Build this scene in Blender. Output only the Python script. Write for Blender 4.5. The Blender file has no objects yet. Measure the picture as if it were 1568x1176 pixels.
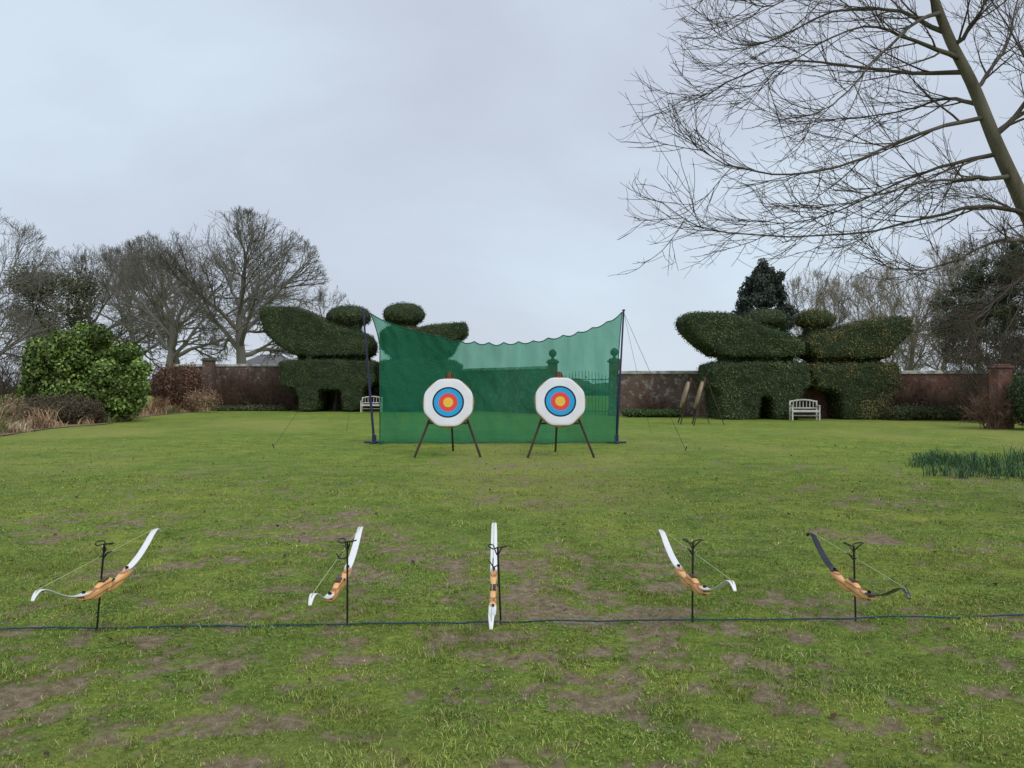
import bpy, bmesh, math, random
import numpy as np
from mathutils import Vector, Matrix
random.seed(3)
R = np.random.default_rng(7)
F = 1180.0; H = 1.5
def P(px, py, d):
    return np.array([(px-784)*d/F, d, H+(590-py)*d/F])
scene = bpy.context.scene
col = scene.collection

# ---------------------------------------------------------------- helpers
def link(o, parent=None):
    col.objects.link(o)
    if parent is not None: o.parent = parent
    return o
def empty(name, loc=(0,0,0)):
    e = bpy.data.objects.new(name, None); e.location = loc; e.empty_display_size = .2
    return link(e)
def mesh_np(name, verts, faces, mats, cols=None, parent=None, smooth=False, midx=None):
    verts = np.asarray(verts, dtype=np.float32).reshape(-1,3); faces = np.asarray(faces, dtype=np.int32)
    M,k = faces.shape
    me = bpy.data.meshes.new(name)
    me.vertices.add(len(verts)); me.vertices.foreach_set('co', verts.ravel())
    me.loops.add(M*k); me.loops.foreach_set('vertex_index', faces.ravel())
    me.polygons.add(M); me.polygons.foreach_set('loop_start', np.arange(M, dtype=np.int32)*k)
    if smooth: me.polygons.foreach_set('use_smooth', np.ones(M, dtype=bool))
    if midx is not None: me.polygons.foreach_set('material_index', np.asarray(midx, dtype=np.int32))
    if not isinstance(mats,(list,tuple)): mats=[mats]
    for m in mats: me.materials.append(m)
    me.update(calc_edges=True)
    if cols is not None:
        a = me.color_attributes.new('col','FLOAT_COLOR','POINT')
        c = np.ones((len(verts),4),dtype=np.float32); c[:,:3]=cols
        a.data.foreach_set('color', c.ravel())
    o = bpy.data.objects.new(name, me)
    return link(o, parent)
TAB = R.random((256,256))
def vnoise(x,y):
    xi=np.floor(x).astype(int); yi=np.floor(y).astype(int); fx=x-xi; fy=y-yi
    fx=fx*fx*(3-2*fx); fy=fy*fy*(3-2*fy)
    g=lambda a,b:TAB[a%256,b%256]
    return (g(xi,yi)*(1-fx)+g(xi+1,yi)*fx)*(1-fy)+(g(xi,yi+1)*(1-fx)+g(xi+1,yi+1)*fx)*fy
def fbm(x,y,o=4,gain=.55):
    s=0;a=.5;t=0
    for i in range(o):
        s=s+a*vnoise(x*2**i+17.3*i,y*2**i+5.1*i); t+=a; a*=gain
    return s/t
def sstep(a,b,x):
    t=np.clip((x-a)/(b-a),0,1); return t*t*(3-2*t)
def unit(v): return v/np.maximum(np.linalg.norm(v,axis=-1,keepdims=True),1e-9)

# ---------------------------------------------------------------- materials
def nt(m):
    m.use_nodes=True; n=m.node_tree; n.nodes.clear(); return n
def mat(name, c1, c2=None, scale=5., rough=.7, bump=0., bscale=None, metallic=0, detail=4, attr=False, spec=.3, stretch=None):
    m=bpy.data.materials.new(name); n=nt(m); N=n.nodes; L=n.links
    o=N.new('ShaderNodeOutputMaterial'); b=N.new('ShaderNodeBsdfPrincipled'); L.new(b.outputs[0],o.inputs[0])
    b.inputs['Roughness'].default_value=rough; b.inputs['Metallic'].default_value=metallic
    b.inputs['Specular IOR Level'].default_value=spec
    tc=N.new('ShaderNodeTexCoord'); src=tc.outputs['Object']
    if stretch:
        mp=N.new('ShaderNodeMapping'); mp.inputs['Scale'].default_value=stretch; L.new(src,mp.inputs[0]); src=mp.outputs[0]
    no=N.new('ShaderNodeTexNoise'); no.inputs['Scale'].default_value=scale; no.inputs['Detail'].default_value=detail; L.new(src,no.inputs['Vector'])
    if c2 is None: c2=tuple(x*.75 for x in c1)
    r=N.new('ShaderNodeValToRGB'); r.color_ramp.elements[0].position=.35; r.color_ramp.elements[1].position=.65
    r.color_ramp.elements[0].color=(*c1,1); r.color_ramp.elements[1].color=(*c2,1)
    L.new(no.outputs['Fac'],r.inputs[0]); out=r.outputs[0]
    if attr:
        a=N.new('ShaderNodeAttribute'); a.attribute_name='col'
        mx=N.new('ShaderNodeMix'); mx.data_type='RGBA'; mx.blend_type='MULTIPLY'; mx.inputs[0].default_value=1
        L.new(out,mx.inputs[6]); L.new(a.outputs['Color'],mx.inputs[7]); out=mx.outputs[2]
    L.new(out,b.inputs['Base Color'])
    if bump>0:
        n2=N.new('ShaderNodeTexNoise'); n2.inputs['Scale'].default_value=bscale or scale*4; n2.inputs['Detail'].default_value=5; L.new(src,n2.inputs['Vector'])
        bp=N.new('ShaderNodeBump'); bp.inputs['Strength'].default_value=bump; bp.inputs['Distance'].default_value=.02
        L.new(n2.outputs['Fac'],bp.inputs['Height']); L.new(bp.outputs[0],b.inputs['Normal'])
    return m
W3=(1,1,1); W3b=(.82,.82,.82)
m_leaf=mat('leaf_attr',W3,W3b,scale=.8,rough=.55,attr=True,spec=.25)
m_blade=mat('grass_attr',W3,W3b,scale=1.5,rough=.7,attr=True,spec=.12)
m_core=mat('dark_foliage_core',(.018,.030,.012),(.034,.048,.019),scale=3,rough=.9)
m_bark=mat('bark_dark',(.065,.055,.042),(.12,.105,.08),scale=3,rough=.9,bump=.5)
m_bark2=mat('bark_grey_green',(.085,.075,.048),(.16,.145,.10),scale=6,rough=.85,bump=.6,stretch=(1,1,.3))
m_twig=mat('twig_brown',(.055,.042,.030),(.10,.078,.055),scale=3,rough=.8)
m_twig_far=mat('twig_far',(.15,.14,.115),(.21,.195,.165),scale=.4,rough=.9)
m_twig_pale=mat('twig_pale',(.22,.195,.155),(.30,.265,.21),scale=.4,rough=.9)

# ---------------------------------------------------------------- world + sun
w=bpy.data.worlds.new('World'); scene.world=w; w.use_nodes=True; n=w.node_tree; n.nodes.clear(); N=n.nodes; L=n.links
sun_el=math.radians(48); sun_rot=math.radians(150)
sky=N.new('ShaderNodeTexSky'); sky.sky_type='NISHITA'; sky.sun_disc=False; sky.sun_elevation=sun_el; sky.sun_rotation=sun_rot
b1=N.new('ShaderNodeBackground'); b1.inputs[1].default_value=.012; L.new(sky.outputs[0],b1.inputs[0])
tc=N.new('ShaderNodeTexCoord'); mp=N.new('ShaderNodeMapping'); mp.inputs['Scale'].default_value=(1,1,1.8); mp.inputs['Location'].default_value=(1.35,.4,.9)
L.new(tc.outputs['Generated'],mp.inputs[0])
no=N.new('ShaderNodeTexNoise'); no.inputs['Scale'].default_value=2.2; no.inputs['Detail'].default_value=6; no.inputs['Roughness'].default_value=.5; no.inputs['Distortion'].default_value=.3
L.new(mp.outputs[0],no.inputs['Vector'])
rp=N.new('ShaderNodeValToRGB'); e=rp.color_ramp.elements
e[0].position=.28; e[0].color=(.515,.56,.65,1); e[1].position=.68; e[1].color=(.63,.735,.83,1)
x=e.new(.48); x.color=(.56,.62,.72,1)
L.new(no.outputs['Fac'],rp.inputs[0])
b2=N.new('ShaderNodeBackground'); b2.inputs[1].default_value=1.0; L.new(rp.outputs[0],b2.inputs[0])
ad=N.new('ShaderNodeAddShader'); L.new(b1.outputs[0],ad.inputs[0]); L.new(b2.outputs[0],ad.inputs[1])
wo=N.new('ShaderNodeOutputWorld'); L.new(ad.outputs[0],wo.inputs[0])
sl=bpy.data.lights.new('sun','SUN'); sl.energy=1.5; sl.angle=math.radians(45); sl.color=(1,.97,.92)
so=bpy.data.objects.new('sun',sl); link(so)
sd=Vector((math.sin(sun_rot)*math.cos(sun_el),math.cos(sun_rot)*math.cos(sun_el),math.sin(sun_el)))
so.rotation_euler=sd.to_track_quat('Z','Y').to_euler(); so.location=(0,-5,20)

# ---------------------------------------------------------------- camera
cd=bpy.data.cameras.new('camera'); cd.sensor_width=36; cd.lens=F/1568*36; cd.clip_end=4000; cd.clip_start=.05
co=bpy.data.objects.new('camera',cd); link(co); co.location=(0,0,H); co.rotation_euler=(math.radians(90.1),0,0); scene.camera=co
scene.view_settings.view_transform='Standard'; scene.view_settings.look='None'; scene.view_settings.exposure=0

# ---------------------------------------------------------------- ground
def mudmask(x,y):
    n1=fbm(x*4.6+3,y*5.0+9,4,.7); n2=fbm(x*.9+40,y*.9+11,3); n3=fbm(x*15+1,y*15+4,2,.7)
    near=np.interp(y,[0,3.2,4.2,4.9,5.6,7.0,8.5,12,16],[.025,.035,.05,.075,.05,.02,.01,-.02,-.05])
    xs=np.where(y<4.6, -.022*np.clip(x/2.2,-1,1.6), 0)
    v=n1*.74+n3*.26+.42*(n2-.5)+near+xs
    return .95*sstep(.58,.675,v)
def far_lines(a,b,r):
    out=[a]; s=b[0]
    while out[-1]<b[1]: out.append(out[-1]+s); s*=r
    return out
xs_in=np.arange(-8,8.01,.045); ext=far_lines(8,(.1,1600),1.13)[1:]
gx=np.concatenate([-np.array(ext[::-1]),xs_in,ext])
ys_in=np.concatenate([np.arange(1.5,7,.028),np.arange(7,12,.05)]); exty=far_lines(12,(.08,1600),1.07)[1:]
gy=np.concatenate([[-60,-20,-5,0,1],ys_in,[12.0],exty])
X,Y=np.meshgrid(gx,gy)
mud=mudmask(X,Y)*(np.abs(X)<9)*(Y<15)
Z=.018*(fbm(X*1.5,Y*1.5,4)-.5)*2*((Y<30)&(np.abs(X)<20)) - .014*mud*(.2+1.4*fbm(X*12,Y*12,2)); Z=Z-.006
wear=sstep(.45,.70,fbm(X*.22+7,Y*.16+3,5))
nx,ny=len(gx),len(gy)
idx=np.arange(nx*ny).reshape(ny,nx)
fc=np.stack([idx[:-1,:-1],idx[:-1,1:],idx[1:,1:],idx[1:,:-1]],-1).reshape(-1,4)
m=bpy.data.materials.new('lawn'); n=nt(m); N=n.nodes; L=n.links
o=N.new('ShaderNodeOutputMaterial'); b=N.new('ShaderNodeBsdfPrincipled'); L.new(b.outputs[0],o.inputs[0]); b.inputs['Roughness'].default_value=.9; b.inputs['Specular IOR Level'].default_value=.1
tc=N.new('ShaderNodeTexCoord')
def nz(scale,detail=5,rg=.6,st=None):
    q=N.new('ShaderNodeTexNoise'); q.inputs['Scale'].default_value=scale; q.inputs['Detail'].default_value=detail; q.inputs['Roughness'].default_value=rg
    if st:
        k=N.new('ShaderNodeMapping'); k.inputs['Scale'].default_value=st; L.new(tc.outputs['Object'],k.inputs[0]); L.new(k.outputs[0],q.inputs['Vector'])
    else: L.new(tc.outputs['Object'],q.inputs['Vector'])
    return q.outputs['Fac']
def ramp(f,stops):
    r=N.new('ShaderNodeValToRGB'); e=r.color_ramp.elements
    e[0].position=stops[0][0]; e[0].color=(*stops[0][1],1); e[1].position=stops[-1][0]; e[1].color=(*stops[-1][1],1)
    for p,c in stops[1:-1]: q=e.new(p); q.color=(*c,1)
    L.new(f,r.inputs[0]); return r.outputs[0]
def mix(f,a,bb,mode='MIX'):
    q=N.new('ShaderNodeMix'); q.data_type='RGBA'; q.blend_type=mode
    if isinstance(f,float): q.inputs[0].default_value=f
    else: L.new(f,q.inputs[0])
    L.new(a,q.inputs[6]); L.new(bb,q.inputs[7]); return q.outputs[2]
fine=ramp(nz(22,6,.78),[(.3,(.08,.12,.022)),(.5,(.19,.265,.046)),(.72,(.32,.40,.095))])
big=ramp(nz(.35,6,.65),[(.3,(.76,.82,.8)),(.5,(1,1,1)),(.7,(1.35,1.15,1.1))])
med=ramp(nz(2.2,6,.75),[(.34,(.66,.70,.75)),(.5,(1,1,1)),(.66,(1.35,1.25,1.2))])
g=mix(1.0,fine,big,'MULTIPLY'); g=mix(1.0,g,med,'MULTIPLY')
at=N.new('ShaderNodeAttribute'); at.attribute_name='col'; sp=N.new('ShaderNodeSeparateColor'); L.new(at.outputs['Color'],sp.inputs[0])
yel=ramp(nz(6,6,.75),[(.3,(.23,.24,.055)),(.7,(.40,.39,.13))])
wf=N.new('ShaderNodeMath'); wf.operation='MULTIPLY'; wf.inputs[1].default_value=.6; L.new(sp.outputs[1],wf.inputs[0])
g=mix(wf.outputs[0],g,yel)
mudc=ramp(nz(16,7,.8),[(.3,(.11,.075,.046)),(.5,(.28,.21,.14)),(.70,(.47,.385,.28))])
fi=mix(sp.outputs[0],g,mudc); L.new(fi,b.inputs['Base Color'])
bp=N.new('ShaderNodeBump'); bp.inputs['Strength'].default_value=1.0; bp.inputs['Distance'].default_value=.035; L.new(nz(30,6,.7),bp.inputs['Height']); L.new(bp.outputs[0],b.inputs['Normal'])
C=np.stack([mud.ravel(),wear.ravel(),np.zeros(nx*ny)],-1)
mesh_np('lawn_ground',np.stack([X.ravel(),Y.ravel(),Z.ravel()],-1),fc,m,cols=C,smooth=True)
def groundz(x,y): return .018*(fbm(x*1.5,y*1.5,4)-.5)*2-.008

# ---------------------------------------------------------------- blades
def blades(name,pos,h,wd,lean,cols,mt,parent=None,seed=0):
    r=np.random.default_rng(seed); n_=len(pos)
    a=r.random(n_)*2*np.pi; la=r.random(n_)*2*np.pi
    sx=np.stack([np.cos(a),np.sin(a),0*a],-1)*wd[:,None]/2
    ld=np.stack([np.cos(la),np.sin(la),0*a],-1)*(h*lean)[:,None]
    up=np.zeros((n_,3)); up[:,2]=h
    v=np.stack([pos-sx,pos+sx,pos-sx*.8+ld*.35+up*.6,pos+sx*.8+ld*.35+up*.6,pos+ld+up*(1-.3*np.clip(lean,0,1.5))[:,None]],1)
    k=np.arange(n_)[:,None,None]*5
    f=(np.array([[0,1,3],[0,3,2],[2,3,4]])[None]+k).reshape(-1,3)
    return mesh_np(name,v.reshape(-1,3),f,mt,cols=np.repeat(cols,5,axis=0),parent=parent)
def lawn_pts(nn,y0,y1,seed):
    r=np.random.default_rng(seed)
    y=np.sqrt(r.random(nn)*(y1**2-y0**2)+y0**2); x=(r.random(nn)*2-1)*(.70*y+.7)
    mk=mudmask(x,y); cl=fbm(x*8+1,y*8+2,3,.7)
    keep=r.random(nn)<(1-.97*mk)*(.15+1.7*sstep(.36,.62,cl))
    return x[keep],y[keep]
PAL=np.array([(.16,.24,.038),(.235,.335,.06),(.09,.145,.028),(.33,.42,.11),(.45,.41,.20)]); PW=[.30,.30,.17,.14,.09]
def gcols(x,y,seed):
    r=np.random.default_rng(seed); c=PAL[r.choice(5,len(x),p=PW)]*(.7+.6*r.random((len(x),1)))
    t=fbm(x*.8+30,y*.8,3)[:,None]; t2=fbm(x*2.7+3,y*2.7+60,4,.75)[:,None]; wr=sstep(.45,.70,fbm(x*.22+7,y*.16+3,5))[:,None]
    hue=sstep(.4,.62,fbm(x*1.4+80,y*1.4+20,4,.7))[:,None]
    c=c*(.30+.45*t+1.1*t2)*(1+hue*np.array([.22,.03,.1]))
    return c*(1-wr*.35)+wr*.35*np.array([.33,.32,.09])
ps=[];hs=[];ws=[];cs=[];ls=[]
for (nn,y0,y1,hh,ww,sd_) in [(360000,2.3,7,(.008,.028),(.0024,.0044),1),(140000,7,13,(.012,.026),(.005,.009),2),(40000,13,22,(.012,.024),(.009,.014),3)]:
    x,y=lawn_pts(nn,y0,y1,sd_); r=np.random.default_rng(sd_+50)
    ps.append(np.stack([x,y,groundz(x,y)],-1)); q=len(x)
    tall=.65+1.1*sstep(.45,.8,fbm(x*4+70,y*4,3,.7))
    hs.append((hh[0]+r.random(q)*(hh[1]-hh[0]))*tall); ws.append(ww[0]+r.random(q)*(ww[1]-ww[0])); ls.append(.3+r.random(q)*1.4); cs.append(gcols(x,y,sd_))
blades('grass',np.concatenate(ps),np.concatenate(hs),np.concatenate(ws),np.concatenate(ls),np.concatenate(cs),m_blade,seed=9)

# fallen leaves
def leafcards(pos,size,nrm,r,asp=.6):
    n_=len(pos); nrm=unit(nrm); a=unit(np.cross(nrm,unit(r.normal(size=(n_,3))))); b_=np.cross(nrm,a)
    s=size[:,None]; 
    v=np.stack([pos-a*s*.5,pos+b_*s*.5*asp+nrm*s*.08,pos+a*s*.5,pos-b_*s*.5*asp+nrm*s*.08],1)
    f=np.arange(n_)[:,None]*4+np.arange(4)[None]
    return v.reshape(-1,3),f
r=np.random.default_rng(31); nn=2000
y=np.sqrt(r.random(nn)*(20**2-2.6**2)+2.6**2); x=(r.random(nn)*2-1)*(.7*y+.5)
pos=np.stack([x,y,groundz(x,y)+.02],-1)
nr=np.stack([r.normal(size=nn)*.35,r.normal(size=nn)*.35,np.ones(nn)],-1)
v,f=leafcards(pos,.018+.045*r.random(nn)**2.5,nr,r,.65)
c=np.array([(.10,.05,.03),(.06,.035,.022),(.16,.09,.05)])[r.choice(3,nn)]
mesh_np('fallen_leaves',v,f,m_leaf,cols=np.repeat(c,4,axis=0))
nn=60000; y=np.sqrt(r.random(nn)*(9**2-2.4**2)+2.4**2); x=(r.random(nn)*2-1)*(.7*y+.5)
k_=(fbm(x*2.2+9,y*2.2+4,3)>.55)&(mudmask(x,y)<.5); x=x[k_];y=y[k_];nn=len(x)
pos=np.stack([x,y,groundz(x,y)+.006+.012*r.random(nn)],-1); nr=np.stack([r.normal(size=nn)*.4,r.normal(size=nn)*.4,np.ones(nn)],-1)
v,f=leafcards(pos,.009+.010*r.random(nn),nr,r,.9); c=np.array([(.16,.26,.05),(.22,.34,.07),(.11,.18,.04)])[r.choice(3,nn)]*(.8+.4*r.random((nn,1)))
mesh_np('clover',v,f,m_leaf,cols=np.repeat(c,4,axis=0))

# ---------------------------------------------------------------- tubes / branches
def tube_arrays(pts,rad,k):
    N_,n_,_=pts.shape
    T=np.empty_like(pts); T[:,1:-1]=pts[:,2:]-pts[:,:-2]; T[:,0]=pts[:,1]-pts[:,0]; T[:,-1]=pts[:,-1]-pts[:,-2]; T=unit(T)
    d=unit(pts[:,-1]-pts[:,0]); ref=np.where(np.abs(d[:,2:3])<.75,np.array([[0,0,1.]]),np.array([[1.,0,0]]))[:,None]
    A=unit(np.cross(T,np.broadcast_to(ref,T.shape))); B=np.cross(T,A)
    an=np.arange(k)*2*np.pi/k
    V=pts[:,:,None]+rad[:,:,None,None]*(np.cos(an)[None,None,:,None]*A[:,:,None]+np.sin(an)[None,None,:,None]*B[:,:,None])
    i=np.arange(N_)[:,None,None]*n_*k; j=np.arange(n_-1)[None,:,None]*k; q=np.arange(k)[None,None]
    q2=(q+1)%k
    f=np.stack(np.broadcast_arrays(i+j+q,i+j+q2,i+j+k+q2,i+j+k+q),-1).reshape(-1,4)
    return V.reshape(-1,3),f
def tubes_obj(name,groups,mt,parent=None):
    vs=[];fs=[];o_=0
    for pts,rad,k in groups:
        v,f=tube_arrays(pts,rad,k); vs.append(v); fs.append(f+o_); o_+=len(v)
    return mesh_np(name,np.concatenate(vs),np.concatenate(fs),mt,parent=parent,smooth=True)
def one(points,rad,k=8,n_=None):
    p=np.asarray(points,float)
    if n_:
        t=np.linspace(0,len(p)-1,n_); i=np.clip(t.astype(int),0,len(p)-2); fr=t-i
        pp=np.concatenate([[2*p[0]-p[1]],p,[2*p[-1]-p[-2]]])
        a,b_,c_,d_=pp[i],pp[i+1],pp[i+2],pp[i+3]; fr=fr[:,None]
        p2=.5*((2*b_)+(-a+c_)*fr+(2*a-5*b_+4*c_-d_)*fr**2+(-a+3*b_-3*c_+d_)*fr**3)
        ra=np.atleast_1d(np.asarray(rad,float)); ra=np.interp(np.linspace(0,1,n_),np.linspace(0,1,max(len(ra),2)),ra if len(ra)>1 else np.repeat(ra,2))
        return p2[None],ra[None],k
    ra=np.broadcast_to(np.asarray(rad,float),(len(p),)); return p[None],ra[None].copy(),k
def grow(st,dr,ln,r0,r1,n_,wig,up,r):
    N_=len(st); pts=np.empty((N_,n_,3)); pts[:,0]=st; d=unit(dr)
    for i in range(1,n_):
        d=unit(d+r.normal(size=(N_,3))*wig+np.array([0,0,1.])*up)
        pts[:,i]=pts[:,i-1]+d*(ln/(n_-1))[:,None]
    t=np.linspace(0,1,n_)[None]; rad=r0[:,None]*(1-t)+r1[:,None]*t
    return pts,rad
def spawn(pts,rad,k,tmin,r,tmax=1.):
    N_,n_,_=pts.shape
    t=(tmin+(tmax-tmin)*(np.arange(k)[None]+r.random((N_,k)))/k)*(n_-1); i=np.clip(t.astype(int),0,n_-2); fr=(t-i)[...,None]
    ii=np.arange(N_)[:,None]
    p=pts[ii,i]*(1-fr)+pts[ii,i+1]*fr; T=unit(pts[ii,i+1]-pts[ii,i]); ra=rad[ii,i]*(1-fr[...,0])+rad[ii,i+1]*fr[...,0]
    return p.reshape(-1,3),T.reshape(-1,3),ra.ravel(),(t/(n_-1)).ravel()
def bare_tree(name,base,Ht,W,seed,mt,trunk_h=.22,spread=1.,tr=None,lv=(9,7,6,5,3),twig=.013,up=.03,outw=.6):
    r=np.random.default_rng(seed); base=np.array(base,float); tr=tr or Ht*.03
    cc=base+np.array([0,0,Ht*.58]); cr=np.array([W/2,W/2,Ht*.44])
    top=base+np.array([r.normal()*.4,r.normal()*.4,Ht*.6])
    G=[]; p0,r0,_=one([base,base+(top-base)*.35+r.normal(size=3)*.15,base+(top-base)*.7+r.normal(size=3)*.3,top],[tr*1.25,tr,tr*.7,tr*.3],8,9); G.append((p0,r0,8))
    p,T,ra,t=spawn(p0,r0,lv[0],trunk_h/.6,r)
    az=np.arange(len(p))*2.4+r.random(len(p)); el=np.clip(.25+.9*t**1.5+r.normal(size=len(p))*.12,.1,1.4)
    d=np.stack([np.cos(az)*np.cos(el),np.sin(az)*np.cos(el),np.sin(el)],-1)
    def clip_len(p,d,ln,fac=1.):
        q=(p-cc)/cr; e_=d/cr; A=(e_**2).sum(-1); B=2*(q*e_).sum(-1); C_=(q**2).sum(-1)-fac
        ds=np.maximum(B*B-4*A*C_,0); s=(-B+np.sqrt(ds))/(2*A); return np.clip(np.minimum(ln,s),.25,None)
    ln=clip_len(p,d,np.full(len(p),Ht),.72)*(.85+.2*r.random(len(p)))
    P_,R_=grow(p,d,ln,ra*.62,np.full(len(p),tr*.14),7,.13,up,r); G.append((P_,R_,6))
    L0=Ht*.30
    for li,k in enumerate(lv[1:]):
        p,T,ra,t=spawn(P_,R_,k,.22 if li==0 else .15,r)
        o_=unit((p-cc)/cr); d=unit(T*.75+o_*outw*.5+r.normal(size=p.shape)*.48*spread+np.array([0,0,.12]))
        ln=clip_len(p,d,L0*(.6+.6*r.random(len(p))),1.04)
        rr=np.maximum(ra*.65,twig); P_,R_=grow(p,d,ln,rr,np.maximum(rr*.4,twig*.6),5 if li<2 else 4,.14,up,r)
        G.append((P_,R_,5 if li==0 else 3)); L0*=.56
    return tubes_obj(name,G,mt)

# background trees left
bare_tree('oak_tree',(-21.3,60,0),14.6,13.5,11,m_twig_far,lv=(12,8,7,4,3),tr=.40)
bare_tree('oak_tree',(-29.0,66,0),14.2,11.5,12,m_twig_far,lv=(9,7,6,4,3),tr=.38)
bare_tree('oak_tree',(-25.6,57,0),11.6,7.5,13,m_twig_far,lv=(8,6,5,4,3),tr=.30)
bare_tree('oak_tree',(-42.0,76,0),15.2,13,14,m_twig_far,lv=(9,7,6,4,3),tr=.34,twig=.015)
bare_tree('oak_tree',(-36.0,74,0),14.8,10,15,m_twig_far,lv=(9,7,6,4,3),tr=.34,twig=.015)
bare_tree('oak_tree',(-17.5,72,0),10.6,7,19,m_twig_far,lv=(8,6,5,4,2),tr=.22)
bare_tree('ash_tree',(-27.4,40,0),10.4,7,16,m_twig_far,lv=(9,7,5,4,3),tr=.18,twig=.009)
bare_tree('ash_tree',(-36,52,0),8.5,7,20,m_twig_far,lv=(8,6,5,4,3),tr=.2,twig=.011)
# right
for i,(px,d,ytop,wd) in enumerate([(1240,62,418,90),(1290,66,425,90),(1345,60,415,100),(1392,52,402,95),(1440,58,385,110),(1500,60,372,120),(1555,46,345,110)]):
    q=P(px,ytop,d)
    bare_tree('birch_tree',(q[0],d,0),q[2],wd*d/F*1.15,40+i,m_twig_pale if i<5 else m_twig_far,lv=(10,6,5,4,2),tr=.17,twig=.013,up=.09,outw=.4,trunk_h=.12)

# ---------------------------------------------------------------- foliage masses
def bush(name,blobs,nleaf,size,cols,seed=0,core=True,twigs=None,jit=(.72,1.06),core_s=.82,corem=None,lum=.2):
    r=np.random.default_rng(seed); E=empty(name,(0,0,0)); bl=np.array(blobs,float) # x y z rx ry rz
    area=(bl[:,3]*bl[:,5]+bl[:,3]*bl[:,4]); pick=r.choice(len(bl),nleaf,p=area/area.sum())
    u=unit(r.normal(size=(nleaf,3))); rad=jit[0]+(jit[1]-jit[0])*r.random(nleaf)
    lump=1+.16*np.sin(u[:,0]*7+pick*2)*np.sin(u[:,1]*6+pick)*np.sin(u[:,2]*7+1)
    pos=bl[pick,:3]+u*bl[pick,3:]*(rad*lump)[:,None]
    keep=pos[:,2]>.03
    for b_ in bl: keep&=~((((pos-b_[:3])/b_[3:])**2).sum(-1)<.5)
    pos=pos[keep];u=u[keep];pk=pick[keep]; m_=len(pos)
    C_=np.array(cols); cc=C_[r.choice(len(C_),m_)]*(.6+.8*r.random((m_,1)))*(1-lum+2*lum*r.random(len(bl)))[pk][:,None]
    v,f=leafcards(pos,size*(.6+.8*r.random(m_)),u+r.normal(size=(m_,3))*.7,r,.6)
    mesh_np('leaves',v,f,m_leaf,cols=np.repeat(cc,4,axis=0),parent=E)
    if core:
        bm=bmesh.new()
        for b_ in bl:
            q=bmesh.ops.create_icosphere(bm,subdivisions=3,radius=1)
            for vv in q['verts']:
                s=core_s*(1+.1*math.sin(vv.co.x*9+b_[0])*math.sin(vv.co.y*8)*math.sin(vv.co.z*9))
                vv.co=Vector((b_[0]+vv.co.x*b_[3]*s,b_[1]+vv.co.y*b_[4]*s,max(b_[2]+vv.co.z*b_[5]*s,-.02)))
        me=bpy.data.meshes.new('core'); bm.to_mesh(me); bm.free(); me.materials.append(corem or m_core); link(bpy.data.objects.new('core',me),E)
    return E
def PB(px,py,d,rx,ry,depth=None):
    q=P(px,py,d); s=d/F; return (q[0],q[1],q[2],rx*s,(depth if depth else rx*s),ry*s)
LAUREL=[(.14,.22,.045),(.20,.29,.06),(.08,.14,.035),(.045,.085,.02),(.26,.33,.10)]
r=np.random.default_rng(5)
bl=[PB(75,565,32,30,42),PB(120,555,32.3,36,34),PB(165,565,32.4,36,36),PB(192,592,32.5,28,36),PB(60,602,32,24,32),PB(120,605,32,45,34),PB(180,615,32,34,24)]
for i in range(85):
    a=r.random()*2*np.pi; q_=r.random()**.35; px=128+88*math.cos(a)*q_; py=570-62*math.sin(a)*q_
    if py>540 or abs(px-128)<80: bl.append(PB(px,min(py,640),30.9+2.2*r.random(),9+9*r.random(),9+9*r.random()))
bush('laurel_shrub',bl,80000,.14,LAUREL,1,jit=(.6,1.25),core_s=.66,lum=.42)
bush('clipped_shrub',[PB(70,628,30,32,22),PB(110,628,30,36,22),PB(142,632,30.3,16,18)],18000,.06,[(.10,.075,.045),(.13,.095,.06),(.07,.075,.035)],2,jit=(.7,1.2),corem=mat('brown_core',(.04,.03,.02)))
DARK=[(.05,.07,.03),(.07,.09,.038),(.035,.05,.025),(.09,.105,.05)]
# dark evergreens
bl=[PB(1168,408,60,6,9)]
for i,(yy,ww) in enumerate([(418,14),(428,22),(440,28),(453,30),(467,34),(483,36),(500,40)]):
    for k in range(6): bl.append(PB(1168+(k-2.5)*ww*.36+r.normal()*4,yy+r.normal()*5,60+r.normal(),ww*.26,6+4*r.random()))
bush('conifer_tree',bl,26000,.2,[(.05,.07,.055),(.07,.09,.07),(.035,.048,.04)],3,jit=(.6,1.6),core_s=.6,corem=mat('conifer_core',(.03,.04,.032)))
bl=[]
for i in range(70):
    px=1445+r.random()*185; ty=np.interp(px,[1440,1480,1520,1568,1620],[475,410,392,366,355]); bl.append(PB(px,ty+(562-ty)*r.random()**.9,38.5+4*r.random(),10+11*r.random(),8+8*r.random()))
bush('holm_oak_tree',bl,60000,.10,DARK,4,jit=(.5,1.4),core_s=.5,lum=.35,corem=mat('oak_core',(.03,.038,.02)))
bare_tree('ash_tree',(26.5,36,0),8.4,8.5,77,m_twig,lv=(9,7,5,4,3),tr=.16,twig=.009)
bl=[]
for i in range(24):
    bl.append(PB(30+r.random()*110,415+r.random()*120,62+r.random()*3,12+10*r.random(),10+9*r.random()))
bush('ivy_tree',bl,16000,.2,[(.12,.125,.075),(.16,.155,.10),(.09,.095,.06)],6,jit=(.6,1.6),core_s=.4,corem=mat('ivy_core',(.07,.075,.05)))
bl=[]
for i in range(110):
    X_=-150+300*i/109+r.normal()*2; 
    bl.append((X_,110+r.random()*20,.6+r.random()*.6,3+3*r.random(),3,1.0+.9*r.random()))
bush('distant_trees',bl,24000,.4,[(.12,.12,.09),(.15,.14,.11),(.10,.11,.08)],7,jit=(.8,1.2),corem=mat('dist_core',(.1,.1,.08)))

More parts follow.
